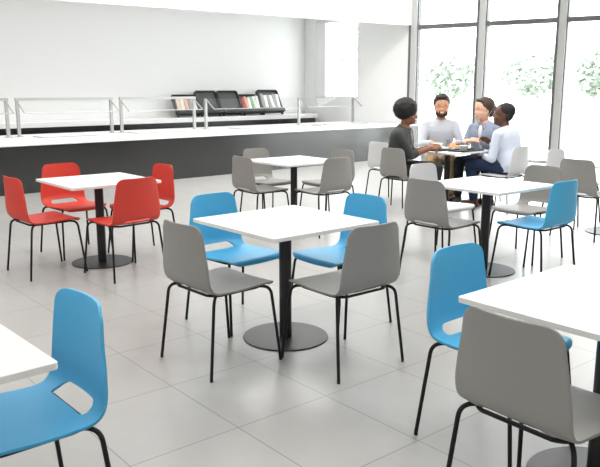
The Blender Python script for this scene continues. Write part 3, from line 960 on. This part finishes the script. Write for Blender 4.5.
lath('tumbler', GLASS(.034, .11), M['tumbler'], .18, -.20, .005, 'clear glass on the tray beside the white bowl', 'glass', 'drinking glasses')
def roll(u, v, z, r, rz, label):
    bm = bmesh.new(); ell(bm, (0, 0, r*.55), (r*1.35, r, r*.6))
    for q in bm.verts: q.co *= 1 + .06*noise.noise(q.co*60 + Vector((u*50, v*50, 0)))
    o = obj('bread_roll', bm, M['bread'], smooth=True, loc=tp(u, v, z), rz=rz); tag(o, label, 'bread', 'bread rolls on the diners table')
roll(-.20, .09, .013, .036, .4, 'bread roll on the plate, nearer the man with the afro')
roll(-.12, .16, .013, .034, 1.5, 'bread roll on the plate of the afro man, nearer the table middle')
roll(.17, .08, .008, .036, .9, 'bread roll on the middle plate, nearer the first tray')
roll(.24, .04, .008, .033, 2.0, 'bread roll on the middle plate, nearer the tied-hair man')
bm = bmesh.new(); rnd = random.Random(4)
for j in range(26):
    c = Vector((rnd.gauss(0, .022), rnd.gauss(0, .018), .004 + rnd.random()*.022)); a = Vector((rnd.gauss(0, 1), rnd.gauss(0, 1), rnd.gauss(0, .6))).normalized(); b = a.orthogonal().normalized()
    vs = [bm.verts.new(c + a*.020), bm.verts.new(c + b*.011 + Vector((0, 0, .004))), bm.verts.new(c - a*.018), bm.verts.new(c - b*.011)]; bm.faces.new(vs)
o = obj('salad', bm, M['salad'], loc=tp(-.155, .055, .014)); tag(o, 'green salad on the plate of the man with the afro', 'salad', None, 'stuff')
for u, v, lb in ((-.135, .085, 'small red tomato on the plate, beside the salad'), (-.18, .165, 'small red tomato at the back of the plate of bread')):
    bm = bmesh.new(); ell(bm, (0, 0, .015), (.017, .017, .015)); o = obj('tomato', bm, M['tomato'], smooth=True, loc=tp(u, v, .012)); tag(o, lb, 'tomato', 'tomatoes')
bm = bmesh.new()
tube(bm, [(-.085, 0, .003), (.02, 0, .004), (.05, 0, .007)], [.003, .0025, .0025], 6)
for y in (-.007, 0, .007): tube(bm, [(.048, y*.6, .007), (.085, y, .004)], [.0018, .0012], 5)
o = obj('fork', bm, M['steel'], loc=tp(.20, -.33, .005), rz=TYAW + 1.3); tag(o, 'steel fork on the tray beside the white bowl', 'fork')

# ------------------------------------------------------------------ light
world = bpy.data.worlds.new('bright_overcast'); SC.world = world
world.use_nodes = True
bg = world.node_tree.nodes['Background']
bg.inputs[0].default_value = (.96, .985, 1.0, 1); bg.inputs[1].default_value = 8.0

def area(name, loc, rot, sx, sy, e, col=(1, 1, 1)):
    l = bpy.data.lights.new(name, 'AREA'); l.shape = 'RECTANGLE'; l.size = sx; l.size_y = sy; l.energy = e; l.color = col
    o = bpy.data.objects.new(name, l); COL.objects.link(o); o.location = loc; o.rotation_euler = rot
    return o
for i, (x, y) in enumerate(((-3, 4), (2, 3), (-1, 8), (3, 7.5), (0, 11.5), (-8, 4), (-4, -2), (2, -3), (-9, -3))):
    area('ceiling_fill', (x, y, H_CEIL-.05), (0, 0, 0), 2.5, 2.5, 150 if i in (3, 4) else 86, (1, .985, .96))  # added fill lights under the unseen ceiling, not actual fittings
p = CF @ Vector((6, 13, 3.4)); area('kitchen_fill', p, (0, 0, A42), 12, 1.2, 55)  # added fill that brightens the kitchen wall

for t in (-11, -7, -3):
    p = BF @ Vector((t, -1.6, H_CEIL-.1)); area('bulkhead_fill', p, (math.radians(60), 0, math.radians(35.5)), 3.0, .4, 60)  # added fill aimed at the bulkhead to whiten its face

# ------------------------------------------------------------------ camera
cam = bpy.data.cameras.new('camera')
cam.sensor_width = 36; cam.lens = 713.9/600*36
cam.clip_end = 300
co = bpy.data.objects.new('camera', cam); COL.objects.link(co)
co.location = (0, 0, CAM_H); co.rotation_euler = (PI/2 - math.radians(11.4086), 0, 0)
SC.camera = co
SC.view_settings.view_transform = 'Standard'
SC.view_settings.look = 'None'
SC.view_settings.exposure = 0.0
